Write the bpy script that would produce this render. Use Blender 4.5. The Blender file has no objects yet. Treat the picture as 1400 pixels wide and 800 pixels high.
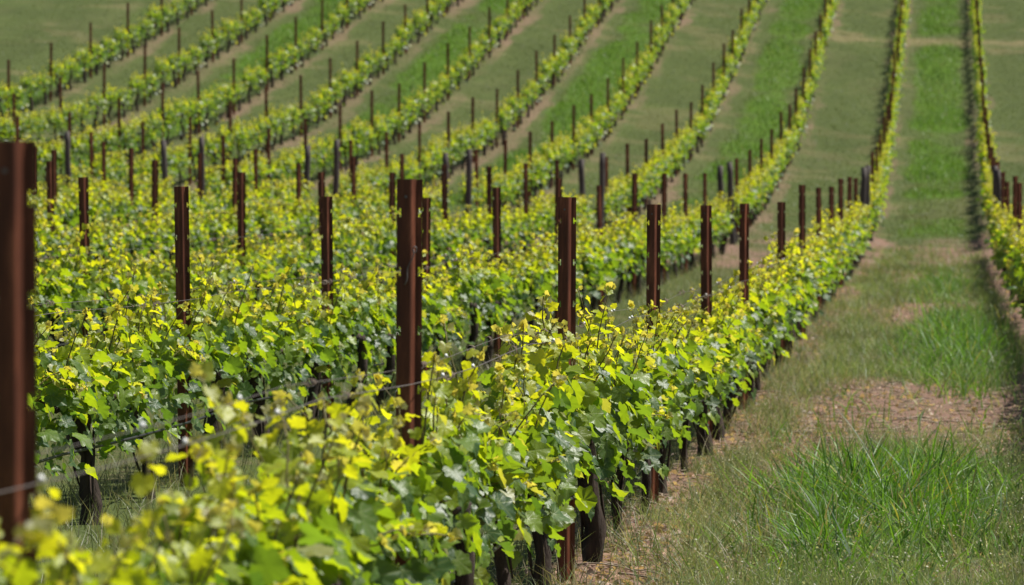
import bpy, math
import numpy as np
from mathutils import Vector

rng = np.random.default_rng(7)
scene = bpy.context.scene
COL = scene.collection

# ------------------------------------------------------------------ camera numbers
F = 5600.0                       # focal length in pixels of a 1400 px wide frame
YAW = math.atan(597 / F)         # rows run along +Y, camera looks left of them
PITCH = math.atan(76 / F)
CY, SY = math.cos(YAW), math.sin(YAW)
EYE = 1.58
ROW = 2.685                      # row spacing
XA = -1.69                       # the row beside the grass alley
BAY = 5.4                        # post spacing

def depth_of(X, Y):
    return Y * CY - X * SY

def y_at(X, Z):
    return (Z + X * SY) / CY

def row_x(n):
    return XA - ROW * n

def cz(n):                       # (vanishing x - image x) * depth in bays
    return 1763 + 2800 * n

# ------------------------------------------------------------------ terrain
_zt = np.array([-2000, 0, 24, 29, 34, 41.6, 47, 54, 70, 80, 94.5, 115.6, 133, 146, 159, 200, 260, 400, 5000.])
_ht = np.array([0, 0, 0, .05, .08, .24, .36, .53, .85, 1.1, 1.85, 3.62, 6.1, 8.3, 10.3, 17, 24.5, 30, 30.])
_zz = np.arange(-100, 700, 1.0)
_hh = np.interp(_zz, _zt, _ht)
_k = np.hanning(15); _k /= _k.sum()
_hh[20:-20] = np.convolve(_hh, _k, 'same')[20:-20]

def sstep(x, a, b):
    t = np.clip((x - a) / (b - a), 0, 1)
    return t * t * (3 - 2 * t)

def height(X, Y):
    X = np.asarray(X, float); Y = np.asarray(Y, float)
    Z = depth_of(np.clip(X, -60, 60), Y)
    L = np.clip(-X - 2.2, 0, 40)
    cross = (.045 + .03 * sstep(Z, 90, 150)) * L * sstep(Z, 8, 28)
    return np.interp(Z, _zz, _hh) + cross

def hash2(ix, iy, seed):
    h = (ix.astype(np.int64) * 374761393 + iy.astype(np.int64) * 668265263 + seed * 974634777) & 0x7fffffff
    h = ((h ^ (h >> 13)) * 1274126177) & 0x7fffffff
    return ((h ^ (h >> 16)) & 0xffff) / 65535.0

def vnoise(X, Y, s, seed=0):
    x = np.asarray(X, float) / s; y = np.asarray(Y, float) / s
    ix = np.floor(x); iy = np.floor(y); fx = x - ix; fy = y - iy
    fx = fx * fx * (3 - 2 * fx); fy = fy * fy * (3 - 2 * fy)
    a = hash2(ix, iy, seed); b = hash2(ix + 1, iy, seed)
    c = hash2(ix, iy + 1, seed); d = hash2(ix + 1, iy + 1, seed)
    return (a * (1 - fx) + b * fx) * (1 - fy) + (c * (1 - fx) + d * fx) * fy

def fbm(X, Y, s, seed=0, o=3):
    v = 0; a = 1; t = 0
    for i in range(o):
        v = v + a * vnoise(X, Y, s / 2 ** i, seed + 17 * i); t += a; a *= .5
    return v / t

def row_dist(X):
    q = (np.asarray(X, float) - XA) / ROW
    return np.abs(q - np.round(q)) * ROW

def alley(X):
    return np.floor((np.asarray(X, float) - XA) / ROW)

def blob(X, Y, x, y, rx, ry):
    return np.exp(-(((X - x) / rx) ** 2 + ((Y - y) / ry) ** 2))

def cover(X, Y):
    """soil, lush, dry weights of the ground at X, Y."""
    d = row_dist(X)
    Z = depth_of(X, Y)
    n1 = fbm(X, Y / 3, .9, 3)
    n2 = fbm(X, Y / 2.5, 2.6, 11)
    hill = sstep(Z, 84, 92)
    soil = 1 - sstep(d + (n1 - .5) * (.55 + .35 * hill), .20, .55)
    patch = np.maximum(sstep(n2, .56, .72) * .8, .75 * sstep(fbm(X, Y / 1.6, .55, 71), .56, .70) * (1 - hill))
    lowrow = (row_dist(X) < 9) & (alley(X) < -1) | ((X < XA - .0) & (X > XA - ROW))
    soil = soil * np.where(lowrow, 1 - .72 * (1 - hill), 1)
    soil = soil * np.where(X < row_x(9.45), .0, 1)
    even_far = np.where(X < row_x(9.45), .3, 1.0)
    soil = np.maximum(soil * (1 - (.30 + .45 * n2) * hill), patch * (1 - .58 * hill))
    soil = soil * np.where((X < XA - .5) & (Z < 75), .35 + .25 * n1, 1)
    ave = sstep(Z + 10 * (n1 - .5), 70, 79) * (1 - sstep(Z + 14 * (n2 - .5), 82, 96)) * (0.15 + .95 * n1)
    soil = np.maximum(soil, ave)
    inab = (alley(X) == 0)
    p = (blob(X, Y, .05, 34.5, .85, 4.4) + .6 * blob(X, Y, -.6, 37, .5, 3)) * (.5 + .95 * fbm(X, Y / 2, .45, 88)) + .75 * blob(X, Y, -.55, 53, .5, 4) + .7 * blob(X, Y, .0, 58, .8, 2.5) + .8 * blob(X, Y, -.2, 70, .9, 4) + .5 * blob(X, Y, .1, 19.5, .5, 1.2) + .8 * blob(X, Y, -1.0, 27, .28, 9)
    t = 1.15 * blob(X, Y, -.33, 23.2, .62, 3.6) + 1.0 * blob(X, Y, .08, 46, .55, 7) + .5 * blob(X, Y, -.1, 65, .5, 6)
    t = t * (.35 + 1.25 * fbm(X, Y / 2.2, .4, 97))
    soil = np.where(inab, np.clip(np.maximum(soil, p * 1.6) - t * .6, 0, 1), soil)
    soil = np.clip(soil, 0, 1)
    even = (np.mod(alley(X), 2) == 0)
    n3 = fbm(X, Y / 2, 1.5, 131)
    grow = sstep(Z + 16 * (n2 - .5), 80, 104)
    lush = np.where(even, 1.0, .10) * sstep(d + .5 * (n3 - .5), .3, .95) * grow * (.35 + .8 * sstep(n3 * .5 + n2 * .5, .34, .6)) * even_far
    lush = lush + np.where(inab, np.clip(t, 0, 1) * (1 - hill), 0)
    band = .55 * blob(0 * X, Z + 3 * n2, 0, 149.5, 1, 1.8) * sstep(X, -9, -3)
    band = band * hill * (.5 + n1)
    lh = np.clip((-X - 26.0) / 1.5, 0, 1) * hill * sstep(fbm(X, Y / 2, 5, 31), .40, .62)
    dry = np.clip(band + lh * .9 + .55 * sstep(fbm(X, Y, 1.7, 41), .5, .7) * (1 - np.clip(lush, 0, 1)), 0, 1)
    lush = np.clip(lush * (1 - band), 0, 1)
    return soil, lush, dry

# ------------------------------------------------------------------ materials
def new_mat(name):
    m = bpy.data.materials.new(name); m.use_nodes = True
    nt = m.node_tree; nt.nodes.clear()
    return m, nt, nt.nodes, nt.links

def N(nodes, t, **kw):
    n = nodes.new(t)
    for k, v in kw.items():
        if hasattr(n, k) and k not in ('inputs',):
            setattr(n, k, v)
    return n

def mixc(nodes, links, fac, a, b, mode='MIX'):
    n = nodes.new('ShaderNodeMix'); n.data_type = 'RGBA'; n.blend_type = mode
    for s, v in ((0, fac), (6, a), (7, b)):
        if hasattr(v, 'is_linked'):
            links.new(v, n.inputs[s])
        else:
            n.inputs[s].default_value = v if s == 0 else (*v, 1)[:4]
    return n.outputs[2]

def math_n(nodes, links, op, a, b=0.0, c=0.0):
    n = nodes.new('ShaderNodeMath'); n.operation = op
    for i, v in enumerate((a, b, c)):
        if hasattr(v, 'is_linked'):
            links.new(v, n.inputs[i])
        else:
            n.inputs[i].default_value = v
    return n.outputs[0]

def attr(nodes, name):
    n = nodes.new('ShaderNodeAttribute'); n.attribute_name = name
    return n

def leaf_material():
    m, nt, nd, lk = new_mat('vine_leaf')
    out = nd.new('ShaderNodeOutputMaterial')
    col = attr(nd, 'col').outputs['Color']
    uv = attr(nd, 'leafuv').outputs['Vector']
    sep = nd.new('ShaderNodeSeparateXYZ'); lk.new(uv, sep.inputs[0])
    ang = math_n(nd, lk, 'ARCTAN2', sep.outputs[1], sep.outputs[0])
    # five main veins fan out from the stalk
    s = math_n(nd, lk, 'MULTIPLY', ang, 1 / .72)
    fr = math_n(nd, lk, 'FRACT', math_n(nd, lk, 'ADD', s, .5))
    dv = math_n(nd, lk, 'ABSOLUTE', math_n(nd, lk, 'SUBTRACT', fr, .5))
    rad = nd.new('ShaderNodeVectorMath'); rad.operation = 'LENGTH'; lk.new(uv, rad.inputs[0])
    dist = math_n(nd, lk, 'MULTIPLY', math_n(nd, lk, 'MULTIPLY', dv, .72), rad.outputs['Value'])
    mr = nd.new('ShaderNodeMapRange'); lk.new(dist, mr.inputs[0])
    mr.inputs[1].default_value = .008; mr.inputs[2].default_value = .035
    mr.inputs[3].default_value = .55; mr.inputs[4].default_value = 0
    vein = mr.outputs[0]
    c1 = mixc(nd, lk, vein, col, (.30, .36, .12))
    geo = nd.new('ShaderNodeNewGeometry')
    under = mixc(nd, lk, .35, c1, (.19, .27, .08))
    base = mixc(nd, lk, geo.outputs['Backfacing'], c1, under)
    tex = nd.new('ShaderNodeTexNoise'); tex.inputs['Scale'].default_value = 9
    lk.new(uv, tex.inputs['Vector'])
    h = math_n(nd, lk, 'ADD', math_n(nd, lk, 'MULTIPLY', vein, -.7), tex.outputs[0])
    bump = nd.new('ShaderNodeBump'); bump.inputs['Strength'].default_value = .22
    bump.inputs['Distance'].default_value = .006
    lk.new(h, bump.inputs['Height'])
    p = nd.new('ShaderNodeBsdfPrincipled')
    lk.new(base, p.inputs['Base Color']); lk.new(bump.outputs[0], p.inputs['Normal'])
    p.inputs['Roughness'].default_value = .44
    p.inputs['IOR'].default_value = 1.55
    p.inputs['Specular IOR Level'].default_value = .62
    tr = nd.new('ShaderNodeBsdfTranslucent')
    tc = mixc(nd, lk, 1.0, col, (1.75, 1.5, .42), 'MULTIPLY')
    tc = mixc(nd, lk, 1.0, tc, (.05, .08, .002), 'ADD')
    lk.new(tc, tr.inputs['Color'])
    mx = nd.new('ShaderNodeMixShader'); mx.inputs[0].default_value = .55
    lk.new(p.outputs[0], mx.inputs[1]); lk.new(tr.outputs[0], mx.inputs[2])
    lk.new(mx.outputs[0], out.inputs[0])
    return m

def blade_material():
    m, nt, nd, lk = new_mat('grass_blade')
    out = nd.new('ShaderNodeOutputMaterial')
    col = attr(nd, 'col').outputs['Color']
    p = nd.new('ShaderNodeBsdfPrincipled'); lk.new(col, p.inputs['Base Color'])
    p.inputs['Roughness'].default_value = .5
    tr = nd.new('ShaderNodeBsdfTranslucent')
    lk.new(mixc(nd, lk, 1.0, col, (1.4, 1.5, .8), 'MULTIPLY'), tr.inputs['Color'])
    mx = nd.new('ShaderNodeMixShader'); mx.inputs[0].default_value = .4
    lk.new(p.outputs[0], mx.inputs[1]); lk.new(tr.outputs[0], mx.inputs[2])
    lk.new(mx.outputs[0], out.inputs[0])
    return m

def rough_mat(name, c1, c2, scale, rough, bump=.3, stretch=(1, 1, 1), c3=None, dist=.01):
    m, nt, nd, lk = new_mat(name)
    out = nd.new('ShaderNodeOutputMaterial')
    tc = nd.new('ShaderNodeTexCoord')
    mp = nd.new('ShaderNodeMapping'); mp.inputs['Scale'].default_value = stretch
    lk.new(tc.outputs['Object'], mp.inputs[0])
    oi = nd.new('ShaderNodeObjectInfo')
    ad = nd.new('ShaderNodeVectorMath'); ad.operation = 'ADD'
    lk.new(mp.outputs[0], ad.inputs[0]); lk.new(oi.outputs['Random'], ad.inputs[1])
    no = nd.new('ShaderNodeTexNoise'); no.inputs['Scale'].default_value = scale
    no.inputs['Detail'].default_value = 6; no.inputs['Roughness'].default_value = .65
    lk.new(ad.outputs[0], no.inputs['Vector'])
    rp = nd.new('ShaderNodeValToRGB'); lk.new(no.outputs[0], rp.inputs[0])
    rp.color_ramp.elements[0].position = .3; rp.color_ramp.elements[0].color = (*c1, 1)
    rp.color_ramp.elements[1].position = .7; rp.color_ramp.elements[1].color = (*c2, 1)
    if c3:
        e = rp.color_ramp.elements.new(.52); e.color = (*c3, 1)
    p = nd.new('ShaderNodeBsdfPrincipled'); lk.new(rp.outputs[0], p.inputs['Base Color'])
    p.inputs['Roughness'].default_value = rough
    p.inputs['Specular IOR Level'].default_value = .3
    b = nd.new('ShaderNodeBump'); b.inputs['Strength'].default_value = bump; b.inputs['Distance'].default_value = dist
    lk.new(no.outputs[0], b.inputs['Height']); lk.new(b.outputs[0], p.inputs['Normal'])
    lk.new(p.outputs[0], out.inputs[0])
    return m

def ground_material():
    m, nt, nd, lk = new_mat('vineyard_ground')
    out = nd.new('ShaderNodeOutputMaterial')
    tc = nd.new('ShaderNodeTexCoord')
    def noise(scale, det=4, st=(1, 1, 1)):
        mp = nd.new('ShaderNodeMapping'); mp.inputs['Scale'].default_value = st
        lk.new(tc.outputs['Object'], mp.inputs[0])
        n = nd.new('ShaderNodeTexNoise'); n.inputs['Scale'].default_value = scale
        n.inputs['Detail'].default_value = det; n.inputs['Roughness'].default_value = .6
        lk.new(mp.outputs[0], n.inputs['Vector']); return n.outputs[0]
    fine = noise(14, 6); mid = noise(2.2, 4, (1, .5, 1)); big = noise(.5, 5, (1, .6, 1))
    a = attr(nd, 'cover').outputs['Color']
    sp = nd.new('ShaderNodeSeparateColor'); lk.new(a, sp.inputs[0])
    soil_c = mixc(nd, lk, fine, (.070, .042, .030), (.31, .195, .140))
    soil_c = mixc(nd, lk, math_n(nd, lk, 'MULTIPLY', mid, .5), soil_c, (.19, .110, .078))
    lush_c = mixc(nd, lk, mid, (.034, .080, .006), (.090, .155, .014))
    dull_c = mixc(nd, lk, mid, (.040, .060, .012), (.102, .122, .034))
    dull_c = mixc(nd, lk, math_n(nd, lk, 'MULTIPLY', fine, .6), dull_c, (.045, .062, .02))
    dry_c = mixc(nd, lk, fine, (.11, .092, .04), (.24, .195, .10))
    def thr(v, n, lo, hi, k=.5):
        s = math_n(nd, lk, 'ADD', v, math_n(nd, lk, 'MULTIPLY', math_n(nd, lk, 'SUBTRACT', n, .5), k))
        r = nd.new('ShaderNodeMapRange'); r.interpolation_type = 'SMOOTHSTEP'
        lk.new(s, r.inputs[0]); r.inputs[1].default_value = lo; r.inputs[2].default_value = hi
        return r.outputs[0]
    c = mixc(nd, lk, thr(sp.outputs[1], mid, .15, .75), dull_c, lush_c)
    c = mixc(nd, lk, math_n(nd, lk, 'MULTIPLY', thr(sp.outputs[2], fine, .25, .9), .75), c, dry_c)
    c = mixc(nd, lk, .55, c, mixc(nd, lk, big, (.45, .45, .45), (1.45, 1.45, 1.4)), 'MULTIPLY')
    c = mixc(nd, lk, thr(sp.outputs[0], fine, .3, .75, .7), c, soil_c)
    p = nd.new('ShaderNodeBsdfPrincipled'); lk.new(c, p.inputs['Base Color'])
    p.inputs['Roughness'].default_value = .95; p.inputs['Specular IOR Level'].default_value = .15
    b = nd.new('ShaderNodeBump'); b.inputs['Strength'].default_value = .8; b.inputs['Distance'].default_value = .04
    lk.new(fine, b.inputs['Height']); lk.new(b.outputs[0], p.inputs['Normal'])
    lk.new(p.outputs[0], out.inputs[0])
    return m

M_LEAF = leaf_material()
M_BLADE = blade_material()
M_BARK = rough_mat('vine_bark', (.012, .008, .006), (.075, .052, .038), 22, .9, 1.0, (1, 1, .22), dist=.02)
M_SHOOT = rough_mat('green_shoot', (.10, .075, .028), (.17, .15, .045), 18, .55, .1)
M_RUST = rough_mat('rusty_steel', (.050, .014, .006), (.27, .090, .044), 26, .55, .25, (1, 1, .12), (.115, .034, .015), dist=.003)
M_WOOD = rough_mat('weathered_wood', (.035, .028, .025), (.115, .098, .086), 14, .85, .6, (1, 1, .12))
M_WIRE = rough_mat('galvanised_wire', (.07, .055, .05), (.20, .17, .16), 40, .45, .1)
M_HOSE = rough_mat('black_hose', (.012, .012, .012), (.03, .03, .03), 10, .5, .05)
M_TENDRIL = rough_mat('dry_tendril', (.16, .11, .08), (.36, .28, .22), 30, .8, .1)
M_TWIG = rough_mat('dry_twig', (.17, .12, .085), (.42, .33, .25), 12, .85, .3)
M_CLOD = rough_mat('dry_clod', (.10, .06, .043), (.33, .22, .165), 9, .95, .6)
M_CLIP = rough_mat('white_clip', (.65, .65, .63), (.8, .8, .78), 12, .5, .05)
M_GROUND = ground_material()

# ------------------------------------------------------------------ mesh helpers
class Acc:
    """collects triangles/quads with a colour, a leaf coordinate and a material slot"""
    def __init__(s):
        s.V = []; s.C = []; s.U = []; s.L = []; s.S = []; s.MI = []; s.n = 0
    def add(s, V, faces, mat=0, C=None, U=None):
        V = np.asarray(V, float).reshape(-1, 3); nv = len(V)
        s.V.append(V)
        s.C.append(np.ones((nv, 4)) if C is None else np.asarray(C, float))
        s.U.append(np.zeros((nv, 2)) if U is None else np.asarray(U, float))
        for f in faces:
            f = np.asarray(f, int)
            s.L.append((f + s.n).ravel()); s.S.append(np.full(len(f), f.shape[1])); s.MI.append(np.full(len(f), mat))
        s.n += nv
    def mesh(s, name, mats, smooth=True):
        V = np.concatenate(s.V); L = np.concatenate(s.L); S = np.concatenate(s.S); MI = np.concatenate(s.MI)
        me = bpy.data.meshes.new(name)
        me.vertices.add(len(V)); me.vertices.foreach_set('co', V.ravel())
        me.loops.add(len(L)); me.loops.foreach_set('vertex_index', L.astype(np.int32))
        me.polygons.add(len(S))
        st = np.concatenate([[0], np.cumsum(S)[:-1]])
        me.polygons.foreach_set('loop_start', st.astype(np.int32))
        me.polygons.foreach_set('loop_total', S.astype(np.int32))
        me.polygons.foreach_set('material_index', MI.astype(np.int32))
        me.polygons.foreach_set('use_smooth', np.full(len(S), smooth))
        a = me.attributes.new('col', 'FLOAT_COLOR', 'POINT'); a.data.foreach_set('color', np.concatenate(s.C).ravel())
        u = me.attributes.new('leafuv', 'FLOAT2', 'POINT'); u.data.foreach_set('vector', np.concatenate(s.U).ravel())
        for m in mats: me.materials.append(m)
        me.update(calc_edges=True); me.validate()
        return me

def tube(acc, pts, rad, mat=0, k=6, cap=True, rough=0.0):
    P = np.asarray(pts, float); n = len(P); R = np.broadcast_to(np.asarray(rad, float), (n,))
    T = np.gradient(P, axis=0); T /= np.linalg.norm(T, axis=1)[:, None] + 1e-9
    ref = np.array([1., 0, 0]) if abs(T[0, 0]) < .7 else np.array([0, 1., 0])
    V = []
    for i in range(n):
        u = ref - T[i] * ref.dot(T[i]); u /= np.linalg.norm(u); ref = u
        w = np.cross(T[i], u)
        a = np.arange(k) * 2 * np.pi / k
        r = R[i] * (1 + (rng.uniform(-rough, rough, k) if rough else 0))
        V.append(P[i] + (np.cos(a) * r)[:, None] * u + (np.sin(a) * r)[:, None] * w)
    V = np.concatenate(V)
    i = np.arange(n - 1)[:, None] * k; j = np.arange(k)[None]; j2 = (j + 1) % k
    q = np.stack([i + j, i + j2, i + k + j2, i + k + j], -1).reshape(-1, 4)
    fs = [q]
    if cap:
        e = [np.array([list(range(k))[::-1]]), np.array([[(n - 1) * k + x for x in range(k)]])]
        fs += e
    acc.add(V, fs, mat)

_half = [(-.15, .09), (-.23, .22), (-.19, .37), (-.07, .41), (-.02, .51), (.10, .49), (.19, .44), (.27, .46), (.35, .54),
         (.46, .53), (.53, .46), (.57, .36), (.67, .33), (.75, .23), (.86, .16), (.92, .06)]
def full_leaf():
    o = [(0., 0.)] + _half + [(1., 0.)] + [(u, -v) for u, v in _half[::-1]]
    V = np.array([(.32, 0.)] + o)
    n = len(o)
    Fc = np.array([[0, 1 + i, 1 + (i + 1) % n] for i in range(n)])[:, ::-1]
    return V, Fc
def low_leaf():
    o = [(0, 0), (-.2, .26), (.05, .5), (.42, .54), (.6, .3), (1, 0), (.6, -.3), (.42, -.54), (.05, -.5), (-.2, -.26)]
    V = np.array([(.32, 0.)] + o); n = len(o)
    Fc = np.array([[0, 1 + i, 1 + (i + 1) % n] for i in range(n)])[:, ::-1]
    return V, Fc
FULL, LOW = full_leaf(), low_leaf()

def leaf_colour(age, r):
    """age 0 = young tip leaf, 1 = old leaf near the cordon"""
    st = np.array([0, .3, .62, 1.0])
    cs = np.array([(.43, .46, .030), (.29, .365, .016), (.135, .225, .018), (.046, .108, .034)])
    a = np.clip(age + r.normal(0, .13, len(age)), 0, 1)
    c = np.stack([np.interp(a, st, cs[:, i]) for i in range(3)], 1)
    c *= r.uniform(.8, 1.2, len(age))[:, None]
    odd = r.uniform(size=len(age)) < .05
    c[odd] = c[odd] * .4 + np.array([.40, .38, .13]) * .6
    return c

def leaves(acc, P, T, Nn, S, age, r, tmpl=FULL, mat=0, col=None):
    """P base, T direction to tip, Nn rough upper side, S length"""
    V0, F0 = tmpl; n = len(P)
    T = T / (np.linalg.norm(T, axis=1)[:, None] + 1e-9)
    B = np.cross(Nn, T); B /= np.linalg.norm(B, axis=1)[:, None] + 1e-9
    Nn = np.cross(T, B)
    u = V0[None, :, 0]; v = V0[None, :, 1]
    fold = r.uniform(.02, .45, n)[:, None]; cup = r.uniform(-.65, .2, n)[:, None]; ph = r.uniform(0, 6.28, n)[:, None]; tw = r.normal(0, .45, n)[:, None]
    w = fold * np.abs(v) + cup * (u * u + v * v) * .7 + tw * u * v + .07 * np.sin(9 * u + ph) * np.sin(8 * v + 2 * ph)
    asp = r.uniform(.9, 1.15, n)[:, None]
    s = S[:, None, None]
    V = P[:, None, :] + s * (u[..., None] * T[:, None] + (v * asp)[..., None] * B[:, None] + w[..., None] * Nn[:, None])
    nv = V0.shape[0]
    Fc = F0[None] + (np.arange(n) * nv)[:, None, None]
    c = leaf_colour(age, r) if col is None else col
    C = np.concatenate([np.repeat(c, nv, 0), np.ones((n * nv, 1))], 1)
    U = np.tile(V0, (n, 1))
    acc.add(V.reshape(-1, 3), [Fc.reshape(-1, 3)], mat, C, U)

def unit(v):
    return v / (np.linalg.norm(v, axis=-1, keepdims=True) + 1e-9)

# ------------------------------------------------------------------ vines
def shoot_plan(r, n, length=1.0):
    out = []
    for i in range(n):
        y = -0.88 + 1.76 * (i + r.uniform(.1, .9)) / n
        b = np.array([r.normal(0, .035), y, .70 + r.normal(0, .025)])
        sprawl = r.uniform() < .22
        if sprawl:
            d = np.array([r.choice([-1, 1]) * r.uniform(.3, .7), r.normal(0, .3), r.uniform(.4, .9)])
            Ln = r.uniform(.18, .34)
        else:
            d = np.array([r.normal(0, .13), r.normal(0, .12), 1.])
            Ln = r.uniform(.23, .47) * length
            if r.uniform() < .3: Ln *= 1.32
        d = d / np.linalg.norm(d)
        k = 7; t = np.linspace(0, 1, k)[:, None]
        bend = np.array([r.normal(0, .07), r.normal(0, .07), -.10 if sprawl else 0])
        pts = b + d * t * Ln + bend * t * t + r.normal(0, .006, (k, 3)) * t
        out.append((pts, Ln, sprawl))
    return out

def vine_leaves(acc, r, shoots, droop, tmpl, mat, step=.037, big=1.0):
    P = []; T = []; Nn = []; S = []; A = []
    tipP = []; tipT = []
    for pts, Ln, sp in shoots:
        m = max(4, int(Ln / step))
        ph = r.uniform(0, 6.28)
        for j in range(m):
            t = (j + .6) / m
            x = t * (len(pts) - 1); i0 = min(int(x), len(pts) - 2)
            p = pts[i0] + (pts[i0 + 1] - pts[i0]) * (x - i0)
            az = ph + (j % 2) * np.pi + r.normal(0, .6)
            o = np.array([math.cos(az), math.sin(az), 0])
            pet = r.uniform(.03, .085) * (1.15 - .75 * t)
            el = r.uniform(.1, .9)
            d = o * math.cos(el) + np.array([0, 0, math.sin(el)])
            P.append(p + d * pet)
            tip = o + np.array([0, 0, r.uniform(-1.7, .15) + .8 * max(0, t - .6)]) + r.normal(0, .35, 3)
            T.append(tip)
            Nn.append(np.array([0, 0, .8]) + o * r.uniform(.1, 1.5) + r.normal(0, .45, 3))
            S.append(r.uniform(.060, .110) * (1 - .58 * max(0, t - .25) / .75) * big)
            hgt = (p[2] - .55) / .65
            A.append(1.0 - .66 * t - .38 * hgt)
        tipP.append(pts[-1]); tipT.append(pts[-1] - pts[-2])
    for i in range(droop):
        side = r.choice([-1, 1])
        z = r.uniform(.52, .95) if r.uniform() < .9 else r.uniform(.36, .52)
        P.append((side * abs(r.normal(.075, .065)), r.uniform(-.95, .95), z))
        T.append((side * r.uniform(.1, 1), r.normal(0, .5), r.uniform(-1.2, .1)))
        Nn.append((side * r.uniform(.2, 1.2), r.normal(0, .55), r.uniform(.1, .9)))
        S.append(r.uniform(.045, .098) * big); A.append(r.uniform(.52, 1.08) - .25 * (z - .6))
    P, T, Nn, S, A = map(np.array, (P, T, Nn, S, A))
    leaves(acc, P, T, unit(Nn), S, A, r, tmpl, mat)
    # pale woolly shoot tips: a few tiny folded leaves at each end
    tp = np.repeat(np.array(tipP), 4, 0); n = len(tp)
    d = unit(np.array(tipT)).repeat(4, 0)
    T2 = d + r.normal(0, .6, (n, 3)); P2 = tp + r.normal(0, .008, (n, 3)) - d * r.uniform(0, .03, n)[:, None]
    c = np.array([.40, .38, .17]) * r.uniform(.75, 1.25, (n, 1)) * np.array([1, .95, .9]) ** r.uniform(-1, 1, (n, 1))
    leaves(acc, P2, T2, unit(r.normal(0, 1, (n, 3))), r.uniform(.015, .036, n) * big, np.zeros(n), r, tmpl, mat, c)
    # flower clusters: little stalked bead sprays
    for pts, Ln, sp in shoots:
        if r.uniform() < .5:
            p = pts[r.integers(2, 5)]
            a = r.uniform(0, 6.28); m = 12
            q = p + np.array([math.cos(a), math.sin(a), .5]) * np.linspace(.02, .075, m)[:, None] + r.normal(0, .008, (m, 3))
            cc = np.array([.27, .27, .09]) * r.uniform(.7, 1.3, (m, 1))
            leaves(acc, q, r.normal(0, 1, (m, 3)), unit(r.normal(0, 1, (m, 3))), np.full(m, .014), np.zeros(m), r, LOW, mat, cc)

def trunk_mesh(r, name, k=9, both=False):
    a = Acc()
    n = 9; z = np.linspace(-.06, .70, n)
    wob = np.cumsum(r.normal(0, .019, (n, 2)), 0)
    pts = np.stack([wob[:, 0], wob[:, 1], z], 1); pts[:, :2] -= wob[1] * 1.0
    rad = np.interp(z, [-.06, .05, .35, .62, .70], [.056, .042, .031, .044, .038]) * r.uniform(.75, 1.2) * (1 + r.normal(0, .14, n))
    tube(a, pts, rad, 0, k, True, .22)
    # strips of loose bark
    for i in range(7 if k > 6 else 2):
        an = r.uniform(0, 6.28); j = r.integers(1, 5)
        p0 = pts[j] + np.array([math.cos(an), math.sin(an), 0]) * rad[j] * 1.05
        p1 = pts[j + 3] + np.array([math.cos(an + .3), math.sin(an + .3), 0]) * rad[j + 3] * 1.1
        tube(a, np.linspace(p0, p1, 4) + r.normal(0, .004, (4, 3)), [.003, .007, .006, .002], 0, 4)
    c = Acc() if not both else a
    top = pts[-1]
    for s in (-1, 1):
        m = 9; t = np.linspace(0, 1, m)
        q = np.stack([top[0] * (1 - t) + r.normal(0, .012, m), top[1] + s * (.02 + .86 * t), .665 + .045 * np.sin(t * 2.4) + r.normal(0, .008, m)], 1)
        tube(c, q, np.linspace(.034, .018, m), 0, max(5, k - 2), True, .25)
        for i in range(5 if k > 6 else 0):         # stubby spurs
            p = q[1 + i + (i > 2)]
            tube(c, [p, p + np.array([r.normal(0, .02), r.normal(0, .02), .05])], [.013, .009], 0, 5)
    return (a.mesh(name, [M_BARK]), None if both else c.mesh('cordon', [M_BARK]))

near_protos = []; mid_protos = []; far_protos = []
for v in range(6):
    r = np.random.default_rng(100 + v)
    sh = shoot_plan(r, 28)
    tm, cm = trunk_mesh(r, 'trunk')
    fo = Acc(); vine_leaves(fo, r, sh, 200, FULL, 0)
    fm = fo.mesh('foliage', [M_LEAF])
    sm = []
    both = Acc(); vine_leaves(both, np.random.default_rng(500 + v), sh, 140, FULL, 0, .042, 1.05)
    for pts, Ln, sp in sh:
        s = Acc(); rr = np.linspace(.0048, .0022, len(pts)); tube(s, pts, rr, 0, 6); sm.append(s.mesh('shoot', [M_SHOOT]))
        tube(both, pts, rr * 1.1, 1, 4)
    near_protos.append((tm, cm, sm, fm))
    tb, _ = trunk_mesh(np.random.default_rng(300 + v), 'trunk', 6, True)
    mid_protos.append((tb, both.mesh('foliage', [M_LEAF, M_SHOOT])))
for v in range(4):
    r = np.random.default_rng(700 + v)
    a = Acc(); sh = shoot_plan(r, 17, .85); vine_leaves(a, r, sh, 125, LOW, 0, .05, 1.1)
    tr = Acc()
    z = np.linspace(-.06, .68, 5); tube(tr, np.stack([r.normal(0, .02, 5), r.normal(0, .02, 5), z], 1), [.06, .05, .045, .05, .04], 0, 6, True, .2)
    tube(tr, np.stack([np.zeros(7), np.linspace(-.88, .88, 7), .67 + r.normal(0, .012, 7)], 1), .025, 0, 5, True, .2)
    far_protos.append((tr, a))

# ------------------------------------------------------------------ words
ORD = ['zeroth', 'first', 'second', 'third', 'fourth', 'fifth', 'sixth', 'seventh', 'eighth', 'ninth', 'tenth', 'eleventh', 'twelfth',
       'thirteenth', 'fourteenth', 'fifteenth', 'sixteenth', 'seventeenth', 'eighteenth', 'nineteenth', 'twentieth']
def lower_row(n):
    return 'row across the grass alley' if n < 0 else 'row beside the grass alley' if n == 0 else f'{ORD[n + 1]} row from the grass alley'
def hill_row(n):
    return 'hillside row across the grass alley' if n < 0 else 'hillside row beside the grass alley' if n == 0 else f'{ORD[n + 1]} hillside row from the grass alley'

def tag(o, label, cat=None, group=None, kind=None):
    o['label'] = label
    if cat: o['category'] = cat
    if group: o['group'] = group
    if kind: o['kind'] = kind
    return o

def link(name, me, parent=None, loc=None):
    o = bpy.data.objects.new(name, me); COL.objects.link(o)
    if parent is not None: o.parent = parent
    if loc is not None: o.location = loc
    return o

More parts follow.
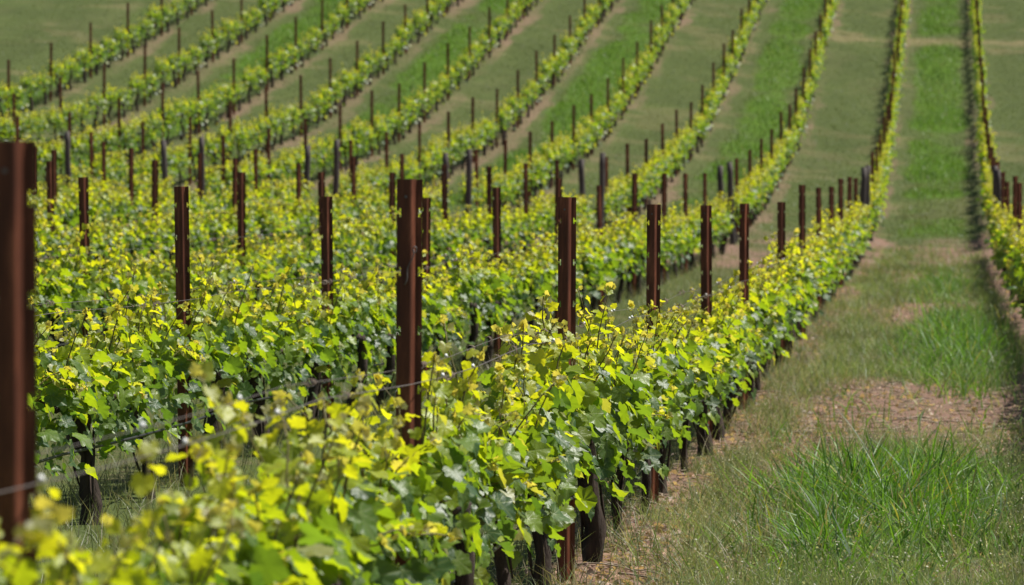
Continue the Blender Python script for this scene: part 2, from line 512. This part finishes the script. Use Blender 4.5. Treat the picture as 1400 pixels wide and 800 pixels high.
def proj(X, Y, Zw):
    d = depth_of(X, Y); lx = X * CY + Y * SY
    zc = d * math.cos(PITCH) - (Zw - EYE) * math.sin(PITCH)
    yc = (Zw - EYE) * math.cos(PITCH) + d * math.sin(PITCH)
    return 700 + F * lx / zc, 400 - F * yc / zc, zc

# ------------------------------------------------------------------ posts
def steel_post_mesh():
    """open hat section rolled from rusty sheet, hooks punched along both flanges"""
    xs = np.array([-38, -31, -25, -12, 3, 6, 17, 20, 26, 32, 38]) / 1000.
    ys = np.array([2, 0, 0, 0, 0, -1, 15, 16, 16, 16, 17]) / 1000.
    ys = np.array([3, 1, 0, 0, 1, 3, 28, 31, 31, 32, 34]) / 1000.
    top = 1.76; zb = [-.35]
    slots = []
    z = .36
    while z < top - .08:
        slots.append(z); z += .185
    zs = [-.35]
    for s in slots: zs += [s - .014, s - .005, s + .005, s + .014]
    zs.append(top); zs = np.array(zs)
    nx, nz = len(xs), len(zs)
    V = np.array([(xs[i], ys[i], zs[j]) for j in range(nz) for i in range(nx)])
    fs = []
    for j in range(nz - 1):
        m = (j - 1) % 4; inslot = 1 <= j < nz - 2 and m < 3
        for i in range(nx - 1):
            if inslot and i in (1, nx - 3): continue
            if inslot and m == 1 and i in (0, nx - 2): continue
            b = j * nx + i
            fs.append((b, b + 1, b + nx + 1, b + nx))
    a = Acc(); a.add(V, [np.array(fs)], 0)
    me = a.mesh('vineyard_post', [M_RUST], False)
    return me
POST = steel_post_mesh()
rv = Acc()
an = np.arange(8) * np.pi / 4
for (x, z) in ((-.010, 1.705),):
    ring = np.stack([x + .005 * np.cos(an), np.full(8, -.0045), z + .005 * np.sin(an)], 1)
    back = ring.copy(); back[:, 1] = .001
    i = np.arange(8); rv.add(np.concatenate([ring, back]), [np.array([list(range(8))]), np.stack([i, (i + 1) % 8, 8 + (i + 1) % 8, 8 + i], 1)], 0)
RIVET = rv.mesh('rivet', [M_WIRE], False)

prng = np.random.default_rng(21)
def steel_post(x, y, label, group, near=False, dz=0):
    h = float(height(x, y))
    o = link('vineyard_post', POST, None, (x, y, h + dz))
    o.rotation_euler = (prng.normal(0, .014), prng.normal(0, .006 if near else .010), prng.normal(0, .05 if near else .16))
    o.scale = (1, 1, prng.uniform(.997, 1.003) if near else prng.uniform(.94, 1.03))
    md = o.modifiers.new('thickness', 'SOLIDIFY'); md.thickness = .003; md.offset = 1
    tag(o, label, 'post', group)
    if near:
        link('rivet', RIVET, o)
    return o

def wood_post_mesh():
    a = Acc(); n = 10; z = np.linspace(-.3, 1.78, n)
    tube(a, np.stack([prng.normal(0, .004, n), prng.normal(0, .004, n), z], 1), np.linspace(.068, .058, n), 0, 14, True, .05)
    return a.mesh('wooden_end_post', [M_WOOD])
WOOD = wood_post_mesh()
def wood_post(x, y, label, lean=0, s=1.0):
    o = link('wooden_end_post', WOOD, None, (x, y, float(height(x, y))))
    o.rotation_euler = (lean, prng.normal(0, .012), prng.uniform(0, 6)); o.scale = (s, s, prng.uniform(.97, 1.04))
    return tag(o, label, 'post', 'weathered wooden end posts')

near_rows = {}
near_rows[0] = [1.376, 2.376, 3.365, 4.34, 5.335, 6.27, 7.68, 8.80, 10.0, 11.0, 11.9, 12.9, 13.9]
near_rows[1] = [4.37, 5.375, 6.37, 7.40, 8.53, 9.6, 10.6, 11.7, 12.7, 13.7]
near_rows[2] = [6.25, 7.61, 8.62, 9.66, 10.7, 11.72, 12.75, 13.75]
near_rows[3] = [8.29, 9.35, 10.4, 11.45, 12.5, 13.6]
near_rows[4] = [10.6, 11.6, 12.65, 13.7]
near_rows[5] = [12.6, 13.65]
near_rows[-1] = [3.3, 4.35, 5.4, 6.45, 7.5, 8.55, 9.6, 10.65, 11.7, 12.75, 13.75]
END = 14.75
HILL0 = 15.45

vines = []          # (priority depth, row, x, y, label, group, in_frame)
def vine(n, zb, label, group):
    x = row_x(n) + prng.normal(0, .03); y = y_at(row_x(n), zb * BAY)
    vines.append((zb * BAY, n, x, y, label, group))

POSITION = ['first', 'middle', 'last']
special = {0: 'tall blurred rusty post closest to the camera in the row beside the grass alley',
           1: 'broad rusty post with a twisted wire end, second along the row beside grass alley'}
for n, zs in near_rows.items():
    x = row_x(n)
    for i, zb in enumerate(zs):
        lab = special.get(i) if n == 0 and i in special else f'rusty steel post, {ORD[i + 1]} along the {lower_row(n)}'
        steel_post(x, y_at(x, zb * BAY), lab, 'rusty steel posts in the lower block', near=(n == 0 and i < 6))
    seq = list(zs) + [END]
    wood_post(x, y_at(x, END * BAY), f'grey wooden end post closing the lower {lower_row(n)}', lean=.03)
    first = max(seq[0] - 1.0, 1.0)
    if n >= 0:
        lead = seq[0] - first
        for q, f in enumerate((1 / 6, .5, 5 / 6)):
            zb = seq[0] - 1 + f
            if zb < 1.12: continue
            word = ['three vines', 'two vines', 'one vine'][q]
            vine(n, zb, f'grapevine {word} before the first rusty post of the {lower_row(n)}', 'grapevines of the lower block')
    for i in range(len(seq) - 1):
        a, b = seq[i], seq[i + 1]
        cnt = 3 if b - a < 1.25 else 4
        if b - a < .8: cnt = 2
        for q in range(cnt):
            w = POSITION[q] if cnt == 3 else ['first', 'second', 'third', 'last'][q] if cnt == 4 else ['first', 'last'][q]
            vine(n, a + (b - a) * (q + .5) / cnt, f'{w} grapevine beyond the {ORD[i + 1]} rusty post of the {lower_row(n)}', 'grapevines of the lower block')

hill_z = {}
for n in range(-1, 10):
    x = row_x(n)
    zmin = max(HILL0, cz(n) / 1330.)
    zs = []; k = 0
    ph = prng.uniform(-.12, .12)
    while True:
        zb = HILL0 + .35 + k * 1.02 + ph; k += 1
        if zb > 30.6: break
        px, py, _ = proj(x, y_at(x, zb * BAY), float(height(x, y_at(x, zb * BAY))) + .8)
        if zb < zmin or py < -20: continue
        zs.append(zb + prng.normal(0, .02))
    hill_z[n] = zs
    for i, zb in enumerate(zs):
        steel_post(x, y_at(x, zb * BAY), f'thin rusty post, {ORD[i + 1]} up the {hill_row(n)}', 'rusty steel posts on the hillside')
    if zmin < HILL0 + .3:
        wood_post(x, y_at(x, HILL0 * BAY), f'grey wooden end post at the foot of the {hill_row(n)}', lean=-.03)
        for q in range(1):
            vine(n, HILL0 + .17, f'grapevine at the foot of the {hill_row(n)}', 'grapevines of the hillside block')
    for i, zb in enumerate(zs):
        for q in range(3):
            vine(n, zb + 1.02 * (q + .5) / 3, f'{POSITION[q]} grapevine above the {ORD[i + 1]} post of the {hill_row(n)}', 'grapevines of the hillside block')
    if zmin > HILL0 + .3 and zs:
        vine(n, zs[0] - .2, f'grapevine just below the first post of the {hill_row(n)}', 'grapevines of the hillside block')
    zb = zs[-1] + 1.02
    while zb < 31.5:                                   # beyond the top of the frame
        vine(n, zb + .2, 'x', 'beyond'); zb += .34

# sort by depth: nearest 300 in view stand alone, the rest is one mass on the far slope
def in_view(v):
    px, py, _ = proj(v[2], v[3], float(height(v[2], v[3])) + .7)
    half = 1.0 * F / v[0]
    return -half * .6 < px < 1400 + half * .35 and py > -half * 1.2
vines.sort(key=lambda v: v[0])
count = 0; rest = []
vr = np.random.default_rng(5)
for idx, v in enumerate(vines):
    d, n, x, y, lab, grp = v
    seen = in_view(v)
    if not seen and n >= 0 and d < HILL0 * BAY: continue
    if grp == 'beyond' or (seen and count >= 300) or (not seen and d > HILL0 * BAY):
        rest.append(v); continue
    if seen: count += 1
    e = bpy.data.objects.new('grapevine', None); COL.objects.link(e)
    e.empty_display_size = .2
    e.location = (x, y, float(height(x, y)))
    sc = vr.uniform(.88, 1.07) * (.93 if d < 9.5 else .9 if d < 13.5 and n == 0 else 1) * (.98 if d > HILL0 * BAY else 1); e.scale = (sc * vr.uniform(.9, 1.15) * (.9 if d > HILL0 * BAY else 1), 1, sc)
    e.rotation_euler = (0, 0, (0 if vr.uniform() < .5 else math.pi) + vr.normal(0, .03))
    tag(e, lab, 'grapevine', grp)
    close = seen and ((n == 0 and d < 46) or (n in (1, 2) and d < 40))
    if close:
        tm, cm, sm, fm = near_protos[vr.integers(6)]
        link('trunk', tm, e); link('cordon', cm, e)
        for s in sm: link('shoot', s, e)
        link('foliage', fm, e)
    else:
        tm, fm = mid_protos[vr.integers(6)]
        link('trunk', tm, e); link('foliage', fm, e)
# the far mass
if rest:
    A = Acc()
    for v in rest:
        d, n, x, y, lab, grp = v
        tr, fo = far_protos[vr.integers(4)]
        h = float(height(x, y)); s = vr.uniform(.84, 1.07); sg = vr.choice([-1., 1.])
        for src, mat in ((tr, 1), (fo, 0)):
            V = np.concatenate(src.V) * np.array([s * sg * .9, sg, s]) + np.array([x, y, h])
            C = np.concatenate(src.C); U = np.concatenate(src.U)
            L = np.concatenate(src.L); S = np.concatenate(src.S)
            st = np.concatenate([[0], np.cumsum(S)[:-1]])
            fs = []
            for sz in np.unique(S):
                ii = st[S == sz]
                fs.append(L[ii[:, None] + np.arange(sz)[None]])
            A.add(V, fs, mat, C, U)
    o = link('hillside_vines', A.mesh('hillside_vines', [M_LEAF, M_BARK]))
    tag(o, 'far rows of small leafy grapevines climbing the upper hillside', 'grapevines', kind='stuff')
print('VINES', len(vines), 'individual', count, 'rest', len(rest))

# ------------------------------------------------------------------ wires
def wire_obj(name, n, z, dx, z0, z1, rad, mat, label, cat, curls=False):
    a = Acc(); x = row_x(n)
    m = int((z1 - z0) * 6) + 2
    zz = np.linspace(z0, z1, m); Y = y_at(x, zz * BAY)
    X = np.full(m, x + dx)
    sag = -.03 * np.abs(np.sin(np.pi * zz + n)) + .012 * (vnoise(zz * 5, zz * 0 + n + dx, 1.3, 4) - .5)
    H = height(X, Y) + z + sag
    tube(a, np.stack([X, Y, H], 1), rad, 0, 5)
    if curls:
        r = np.random.default_rng(90 + n)
        for i in range(int((min(z1, 8) - z0) * 13)):
            zc = z0 + r.uniform(0, 1) * (min(z1, 8) - z0)
            yc = float(y_at(x, zc * BAY)); hc = float(np.interp(yc, Y, H))
            if r.uniform() < (.5 if zc > 2.2 else .2):
                for rep in range(r.integers(1, 4)):
                    t = np.linspace(0, r.uniform(2, 5) * np.pi, 16); yy = yc + r.normal(0, .03)
                    q = np.stack([x + dx + .012 * np.cos(t) * r.uniform(.6, 1.5), yy + t * .0035, hc + .012 * np.sin(t) * r.uniform(.6, 1.6)], 1)
                    tube(a, q, .0014, 1, 4)
            elif r.uniform() < .35:
                t = np.linspace(0, np.pi, 5)
                q = np.stack([np.full(5, x + dx), yc + .007 * np.cos(t), hc + .007 * np.sin(t) + .003], 1)
                tube(a, q, .0055, 2, 6)
    o = link(name, a.mesh(name, [mat, M_TENDRIL, M_CLIP]))
    tag(o, label, cat, 'trellis wires of the lower block' if cat == 'wire' else None)
for n, z0 in ((0, 1.0), (1, 3.4), (2, 5.4)):
    wire_obj('trellis_wire', n, 1.19, -.047, z0, END, .0013, M_WIRE, f'thin upper trellis wire on the far side of posts, {lower_row(n)}', 'wire', n < 2)
    wire_obj('trellis_wire', n, 1.155, .047, z0, END, .0017, M_WIRE, f'upper trellis wire with dried curled tendrils, {lower_row(n)}', 'wire', True)
    wire_obj('drip_hose', n, .45, .035, z0, END, .008, M_HOSE, f'black drip hose strung between trunks of the {lower_row(n)}', 'hose')

# twisted wire end tied to the second post
a = Acc(); t = np.linspace(0, 1, 9)
x2 = row_x(0); y2 = y_at(x2, 2.376 * BAY); h2 = float(height(x2, y2))
tube(a, np.stack([x2 + .026 - .030 * t + .004 * np.sin(9 * t), np.full(9, y2 - .012), h2 + 1.54 - .11 * t], 1), .0022, 0, 5)
tube(a, np.stack([x2 + .028 + .006 * np.cos(6 * t), np.full(9, y2 - .006), h2 + 1.54 + .01 * np.sin(6 * t)], 1), .0022, 0, 5)
tag(link('wire_tie', a.mesh('wire_tie', [M_WIRE])), 'short twisted wire end tied to the tall broad rusty post', 'wire')

# ------------------------------------------------------------------ ground
def axis(lo, hi, step, far_lo, far_hi):
    c = list(np.arange(lo, hi + 1e-6, step))
    s = step
    while c[-1] < far_hi: s *= 1.3; c.append(c[-1] + s)
    s = step
    while c[0] > far_lo: s *= 1.3; c.insert(0, c[0] - s)
    return np.array(c)
gx = axis(-36, 8, .22, -2500, 2500); gy = axis(4, 178, .4, -1500, 3000)
GX, GY = np.meshgrid(gx, gy)
def bumps(X, Y):
    return (fbm(X, Y, .8, 61, 3) - .5) * .05 + .05 * np.exp(-(row_dist(X) / .3) ** 2)
GZ = height(GX, GY) + bumps(GX, GY)
so, lu, dr = cover(GX, GY)
a = Acc(); nx = len(gx); ny = len(gy)
i = np.arange(nx - 1)[None]; j = np.arange(ny - 1)[:, None] * nx
q = np.stack([j + i, j + i + 1, j + nx + i + 1, j + nx + i], -1).reshape(-1, 4)
a.add(np.stack([GX.ravel(), GY.ravel(), GZ.ravel()], 1), [q], 0)
gm = a.mesh('ground', [M_GROUND])
ca = gm.attributes.new('cover', 'FLOAT_COLOR', 'POINT')
ca.data.foreach_set('color', np.stack([so.ravel(), lu.ravel(), dr.ravel(), np.ones(so.size)], 1).ravel())
tag(link('ground', gm), 'grassy vineyard slope with bare brown soil under the rows', kind='structure')

# ------------------------------------------------------------------ grass
def view_mask(X, Y, m=60):
    px, py, zc = proj(X, Y, height(X, Y) + .1)
    return (px > -m) & (px < 1400 + m) & (py < 800 + m) & (py > -m) & (zc > 2)

def blades(name, X, Y, Hh, W, col, label, lean=.5, bend=.6, segs=2, seed=1):
    r = np.random.default_rng(seed); n = len(X)
    Z = height(X, Y) + bumps(X, Y) - .01
    az = r.uniform(0, 2 * np.pi, n); d = np.stack([np.cos(az), np.sin(az)], 1)
    l = np.abs(r.normal(0, lean, n)) * Hh; b = np.abs(r.normal(0, bend, n)) * Hh
    fa = r.uniform(0, 2 * np.pi, n); wv = np.stack([np.cos(fa), np.sin(fa)], 1)
    ts = np.linspace(0, 1, segs + 1)
    V = np.zeros((n, 2 * segs + 1, 3))
    for k, t in enumerate(ts):
        c = np.stack([X, Y, Z], 1)
        c[:, :2] += d * (l * t + b * t * t)[:, None]
        c[:, 2] += Hh * t - .45 * b * t * t
        wd = (W * (1 - .75 * t ** 1.5) * .5)[:, None] * wv
        if k < segs:
            V[:, 2 * k] = c; V[:, 2 * k, :2] -= wd
            V[:, 2 * k + 1] = c; V[:, 2 * k + 1, :2] += wd
        else:
            V[:, 2 * k] = c
    nv = 2 * segs + 1; base = (np.arange(n) * nv)[:, None]
    qs = [base + np.array([[2 * k, 2 * k + 1, 2 * k + 3, 2 * k + 2]]) for k in range(segs - 1)]
    tr = base + np.array([[2 * segs - 2, 2 * segs - 1, 2 * segs]])
    C = np.concatenate([np.repeat(col, nv, 0), np.ones((n * nv, 1))], 1)
    a = Acc(); a.add(V.reshape(-1, 3), ([np.concatenate(qs)] if qs else []) + [tr], 0, C)
    return tag(link(name, a.mesh(name, [M_BLADE])), label, 'grass', kind='stuff')

gr = np.random.default_rng(77)
def pick(n, x0, x1, z0, z1, power=1.0):
    X = gr.uniform(x0, x1, n)
    Zd = z0 + (z1 - z0) * gr.uniform(0, 1, n) ** power
    Y = y_at(X, Zd)
    k = view_mask(X, Y); return X[k], Y[k]

def blend(c1, c2, t):
    return np.asarray(c1)[None] * (1 - t[:, None]) + np.asarray(c2)[None] * t[:, None]

# fine grey-green grass of the alley
X, Y = pick(340000, -1.66, 1.2, 16.5, 84, 1.5)
s, l, d = cover(X, Y)
k = gr.uniform(size=len(X)) < np.clip(1.0 - 1.0 * s + .7 * sstep(fbm(X, Y / 2, .5, 404), .5, .66) * (X < -1.15), .035, 1) * (.12 + .85 * sstep(vnoise(X, Y, .28, 5), .2, .8))
X, Y, s, l, d = X[k], Y[k], s[k], l[k], d[k]
n = len(X)
c = blend((.095, .14, .038), (.25, .275, .115), gr.uniform(0, 1, n)) * gr.uniform(.75, 1.3, (n, 1))
st = gr.uniform(size=n) < .10 + .3 * d; c[st] = np.array([.26, .22, .13]) * gr.uniform(.7, 1.2, (st.sum(), 1))
c = c * (1 - l[:, None] * .5) + np.array([.05, .12, .022]) * l[:, None] * .5
far = sstep(depth_of(X, Y), 22, 70)
c *= (.5 + fbm(X, Y / 2, .7, 303))[:, None]
blades('alley_grass', X, Y, gr.uniform(.06, .24, n) * (1 - .2 * s), gr.uniform(.0022, .0045, n) * (1 + 1.8 * far), c,
       'fine wispy grey green grass covering the alley between rows', .45, .45, 2, 2)

# tall broad-bladed tufts in the middle of the alley
X, Y = pick(200000, -1.3, .75, 17, 84, 1.25)
s, l, d = cover(X, Y)
k = gr.uniform(size=len(X)) < np.clip(l * 1.25 - .12, .012, 1) * sstep(vnoise(X, Y, .2, 8), .38, .62) * .75
X, Y, l = X[k], Y[k], l[k]; n = len(X)
c = blend((.055, .14, .012), (.17, .30, .026), gr.uniform(0, 1, n)) * gr.uniform(.75, 1.25, (n, 1))
y_ = gr.uniform(size=n) < .04; c[y_] = (.32, .28, .06)
bl = gr.uniform(size=n) < .2; c[bl] = np.array([.12, .19, .10]) * gr.uniform(.8, 1.3, (bl.sum(), 1))
hh = gr.uniform(.16, .46, n) * (.6 + .4 * l)
hh[gr.uniform(size=n) < .03] *= 1.35
hh *= .6 + .75 * vnoise(X, Y, .3, 19)
dd = gr.uniform(size=n) < .07; c[dd] = np.array([.30, .25, .13]) * gr.uniform(.7, 1.2, (dd.sum(), 1))
blades('tall_grass', X, Y, hh, gr.uniform(.007, .017, n), c, 'tall bright green broad bladed grass tufts in the alley', .28, .75, 4, 3)

# pale seed heads nodding above the fine grass
X, Y = pick(60000, -1.5, .9, 17, 60, 1.4)
s, l, d = cover(X, Y)
k = gr.uniform(size=len(X)) < (1 - .8 * s) * (1 - .8 * np.clip(l, 0, 1)) * sstep(vnoise(X, Y, .5, 55), .3, .8) * .8
X, Y = X[k], Y[k]; n = len(X)
P = np.stack([X, Y, height(X, Y) + gr.uniform(.05, .27, n)], 1)
T = np.stack([gr.normal(0, .6, n), gr.normal(0, .6, n), gr.normal(.3, .6, n)], 1)
a = Acc()
leaves(a, P, T, unit(gr.normal(0, 1, (n, 3))), gr.uniform(.004, .011, n), np.zeros(n), gr, LOW, 0, np.array([.36, .35, .22]) * gr.uniform(.5, 1.2, (n, 1)))
tag(link('seed_heads', a.mesh('seed_heads', [M_BLADE])), 'pale fluffy seed heads among the fine alley grass', 'seed heads', kind='stuff')

# thin floor growth between the other lower rows
X, Y = pick(220000, row_x(6), row_x(0) + .3, 14, 84, 1.3)
s, l, d = cover(X, Y)
k = gr.uniform(size=len(X)) < np.clip(1.1 - s, .05, 1); X, Y, l, d = X[k], Y[k], l[k], d[k]; n = len(X)
c = blend((.10, .125, .045), (.20, .20, .10), gr.uniform(0, 1, n)) * gr.uniform(.7, 1.3, (n, 1))
st = gr.uniform(size=n) < .25; c[st] = np.array([.26, .22, .13]) * gr.uniform(.7, 1.2, (st.sum(), 1))
blades('row_grass', X, Y, gr.uniform(.06, .26, n), gr.uniform(.003, .007, n), c, 'dull mixed grass growing between the lower vine rows', .4, .4, 2, 4)

# hillside sward
X, Y = pick(420000, row_x(11), row_x(-2), 84, 172, 1.0)
s, l, d = cover(X, Y)
k = gr.uniform(size=len(X)) < np.clip(1.02 - s, .03, 1) * (.4 + .6 * l); X, Y, l, d = X[k], Y[k], l[k], d[k]; n = len(X)
lm = np.clip(l, 0, 1)[:, None]
c = blend((.046, .070, .013), (.105, .130, .034), gr.uniform(0, 1, n)) * (1 - lm) + blend((.040, .098, .007), (.115, .195, .014), gr.uniform(0, 1, n)) * lm
c *= gr.uniform(.75, 1.3, (n, 1))
dm = (d * .6)[:, None]; c = c * (1 - dm) + np.array([.19, .155, .075]) * dm
c *= (.55 + .9 * fbm(X, Y / 1.5, 2.2, 203))[:, None]
tn = gr.uniform(size=n) < .08; c[tn] = np.array([.19, .16, .09]) * gr.uniform(.6, 1.2, (tn.sum(), 1))
blades('hillside_grass', X, Y, gr.uniform(.04, .10, n) * (1 + 1.2 * l), gr.uniform(.008, .02, n), c,
       'green sward in alternating lush and dull strips on the hillside', .5, .3, 2, 6)

# weeds and seed stalks along the row foot
X, Y = pick(16000, -1.75, -.7, 17, 60, 1.3)
k = gr.uniform(size=len(X)) < sstep(fbm(X, Y / 2, .6, 515), .42, .66); X, Y = X[k], Y[k]; n = len(X)
c = np.array([.25, .215, .115]) * gr.uniform(.5, 1.3, (n, 1))
wg = gr.uniform(size=n) < .4; c[wg] = np.array([.08, .13, .035]) * gr.uniform(.6, 1.3, (wg.sum(), 1))
blades('dry_stalks', X, Y, gr.uniform(.08, .30, n), gr.uniform(.003, .007, n), c, 'thin pale seed stalks standing at the foot of the row', .5, .6, 3, 9)

# dry prunings and litter on the soil
a = Acc(); r = np.random.default_rng(33)
for i in range(900):
    zb = r.uniform(17, 62); xx = XA + r.choice([1, 1, 1, -1]) * abs(r.normal(.35, .3)); yy = float(y_at(xx, zb))
    if i % 3 == 0: xx = r.uniform(-1.2, .6); yy = r.uniform(30, 39)
    L = r.uniform(.05, .38); an = r.uniform(0, 6.28); m = 5; t = np.linspace(-.5, .5, m)
    px_ = xx + np.cos(an) * t * L + r.normal(0, .008, m); py_ = yy + np.sin(an) * t * L + r.normal(0, .008, m)
    pz = height(px_, py_) + bumps(px_, py_) + .006 + abs(r.normal(0, .012)) * (1 - 4 * t * t)
    tube(a, np.stack([px_, py_, pz], 1), r.uniform(.002, .006), 0, 5)
tag(link('dry_prunings', a.mesh('dry_prunings', [M_TWIG])), 'dry tan cane prunings lying on the bare soil below the row', 'prunings', kind='stuff')

# clods and small stones on the bare soil
a = Acc(); n = 6000
X = np.where(r.uniform(size=n) < .6, XA + r.normal(.25, .35, n), r.uniform(-1.3, .9, n)); Y = y_at(X, 17 + 60 * r.uniform(size=n) ** 1.6)
sl, l, d = cover(X, Y); k = r.uniform(size=n) < sl; X, Y = X[k], Y[k]; n = len(X)
oc = np.array([(1, 0, 0), (.3, .9, 0), (-.8, .5, 0), (-.7, -.6, 0), (.4, -.9, 0), (.1, .1, .7), (0, 0, -.5)], float)
of = np.array([[0, 1, 5], [1, 2, 5], [2, 3, 5], [3, 4, 5], [4, 0, 5], [1, 0, 6], [2, 1, 6], [3, 2, 6], [4, 3, 6], [0, 4, 6]])
V = oc[None] * r.uniform(.5, 1.3, (n, 7, 1)) * (.004 + .022 * r.uniform(0, 1, n) ** 3)[:, None, None] * r.choice([-1, 1], (n, 1, 1)) * np.array([1, 1, 1.])
V[:, :, 2] = np.abs(V[:, :, 2]) * np.sign(oc[None, :, 2] + .01)
V = V + np.stack([X, Y, height(X, Y) + bumps(X, Y) + .004], 1)[:, None]
a.add(V.reshape(-1, 3), [(of[None] + (np.arange(n) * 7)[:, None, None]).reshape(-1, 3)], 0)
tag(link('soil_clods', a.mesh('soil_clods', [M_CLOD], False)), 'small brown clods and stones on the bare soil', 'clods', kind='stuff')

# fallen leaf litter
a = Acc(); n = 17000
X = np.where(r.uniform(size=n) < .6, XA + r.normal(.3, .35, n), r.uniform(-1.3, .9, n)); Y = y_at(X, 17 + 60 * r.uniform(size=n) ** 1.6)
s, l, d = cover(X, Y); k = r.uniform(size=n) < s + .08; X, Y = X[k], Y[k]; n = len(X)
P = np.stack([X, Y, height(X, Y) + bumps(X, Y) + .008], 1)
T = np.concatenate([r.normal(0, 1, (n, 2)), r.normal(0, .25, (n, 1))], 1)
Nn = unit(np.stack([r.normal(0, .4, n), r.normal(0, .4, n), np.ones(n)], 1))
leaves(a, P, T, Nn, r.uniform(.012, .05, n), np.zeros(n), r, LOW, 0, np.array([.34, .215, .145]) * r.uniform(.25, 1.5, (n, 1)))
tag(link('leaf_litter', a.mesh('leaf_litter', [M_BLADE])), 'scattered dry brown leaf litter on bare soil', 'leaf litter', kind='stuff')

# ------------------------------------------------------------------ light, sky, camera
SUN_EL, SUN_AZ = math.radians(60), math.radians(24)      # azimuth from +X towards +Y
sd = Vector((math.cos(SUN_EL) * math.cos(SUN_AZ), math.cos(SUN_EL) * math.sin(SUN_AZ), math.sin(SUN_EL)))
L = bpy.data.lights.new('sun', 'SUN'); L.energy = 5.0; L.angle = math.radians(.5); L.color = (1, .965, .90)
so_ = bpy.data.objects.new('sun', L); COL.objects.link(so_); so_.rotation_euler = sd.to_track_quat('Z', 'Y').to_euler()
so_.location = (20, 40, 60)
w = bpy.data.worlds.new('World'); scene.world = w; w.use_nodes = True
nt = w.node_tree; nt.nodes.clear()
sky = nt.nodes.new('ShaderNodeTexSky'); sky.sky_type = 'NISHITA'; sky.sun_disc = False
sky.sun_elevation = SUN_EL; sky.sun_rotation = math.atan2(sd.x, sd.y)
bg = nt.nodes.new('ShaderNodeBackground'); bg.inputs[1].default_value = .05
wo = nt.nodes.new('ShaderNodeOutputWorld')
nt.links.new(sky.outputs[0], bg.inputs[0]); nt.links.new(bg.outputs[0], wo.inputs[0])

cam = bpy.data.cameras.new('camera'); co = bpy.data.objects.new('camera', cam); COL.objects.link(co)
cam.sensor_width = 36; cam.lens = 36 * F / 1400
co.location = (0, 0, EYE); co.rotation_euler = (math.pi / 2 - PITCH, 0, YAW)
cam.clip_start = .5; cam.clip_end = 6000
cam.dof.use_dof = True; cam.dof.focus_distance = 19.0; cam.dof.aperture_fstop = 6.3; cam.dof.aperture_blades = 8
scene.camera = co
scene.view_settings.view_transform = 'Standard'; scene.view_settings.look = 'None'
scene.view_settings.exposure = 0.55; scene.view_settings.gamma = 1
cy = scene.cycles
cy.max_bounces = 7; cy.diffuse_bounces = 3; cy.transmission_bounces = 4; cy.glossy_bounces = 2; cy.transparent_max_bounces = 4
cy.sample_clamp_indirect = 6; cy.use_denoising = True
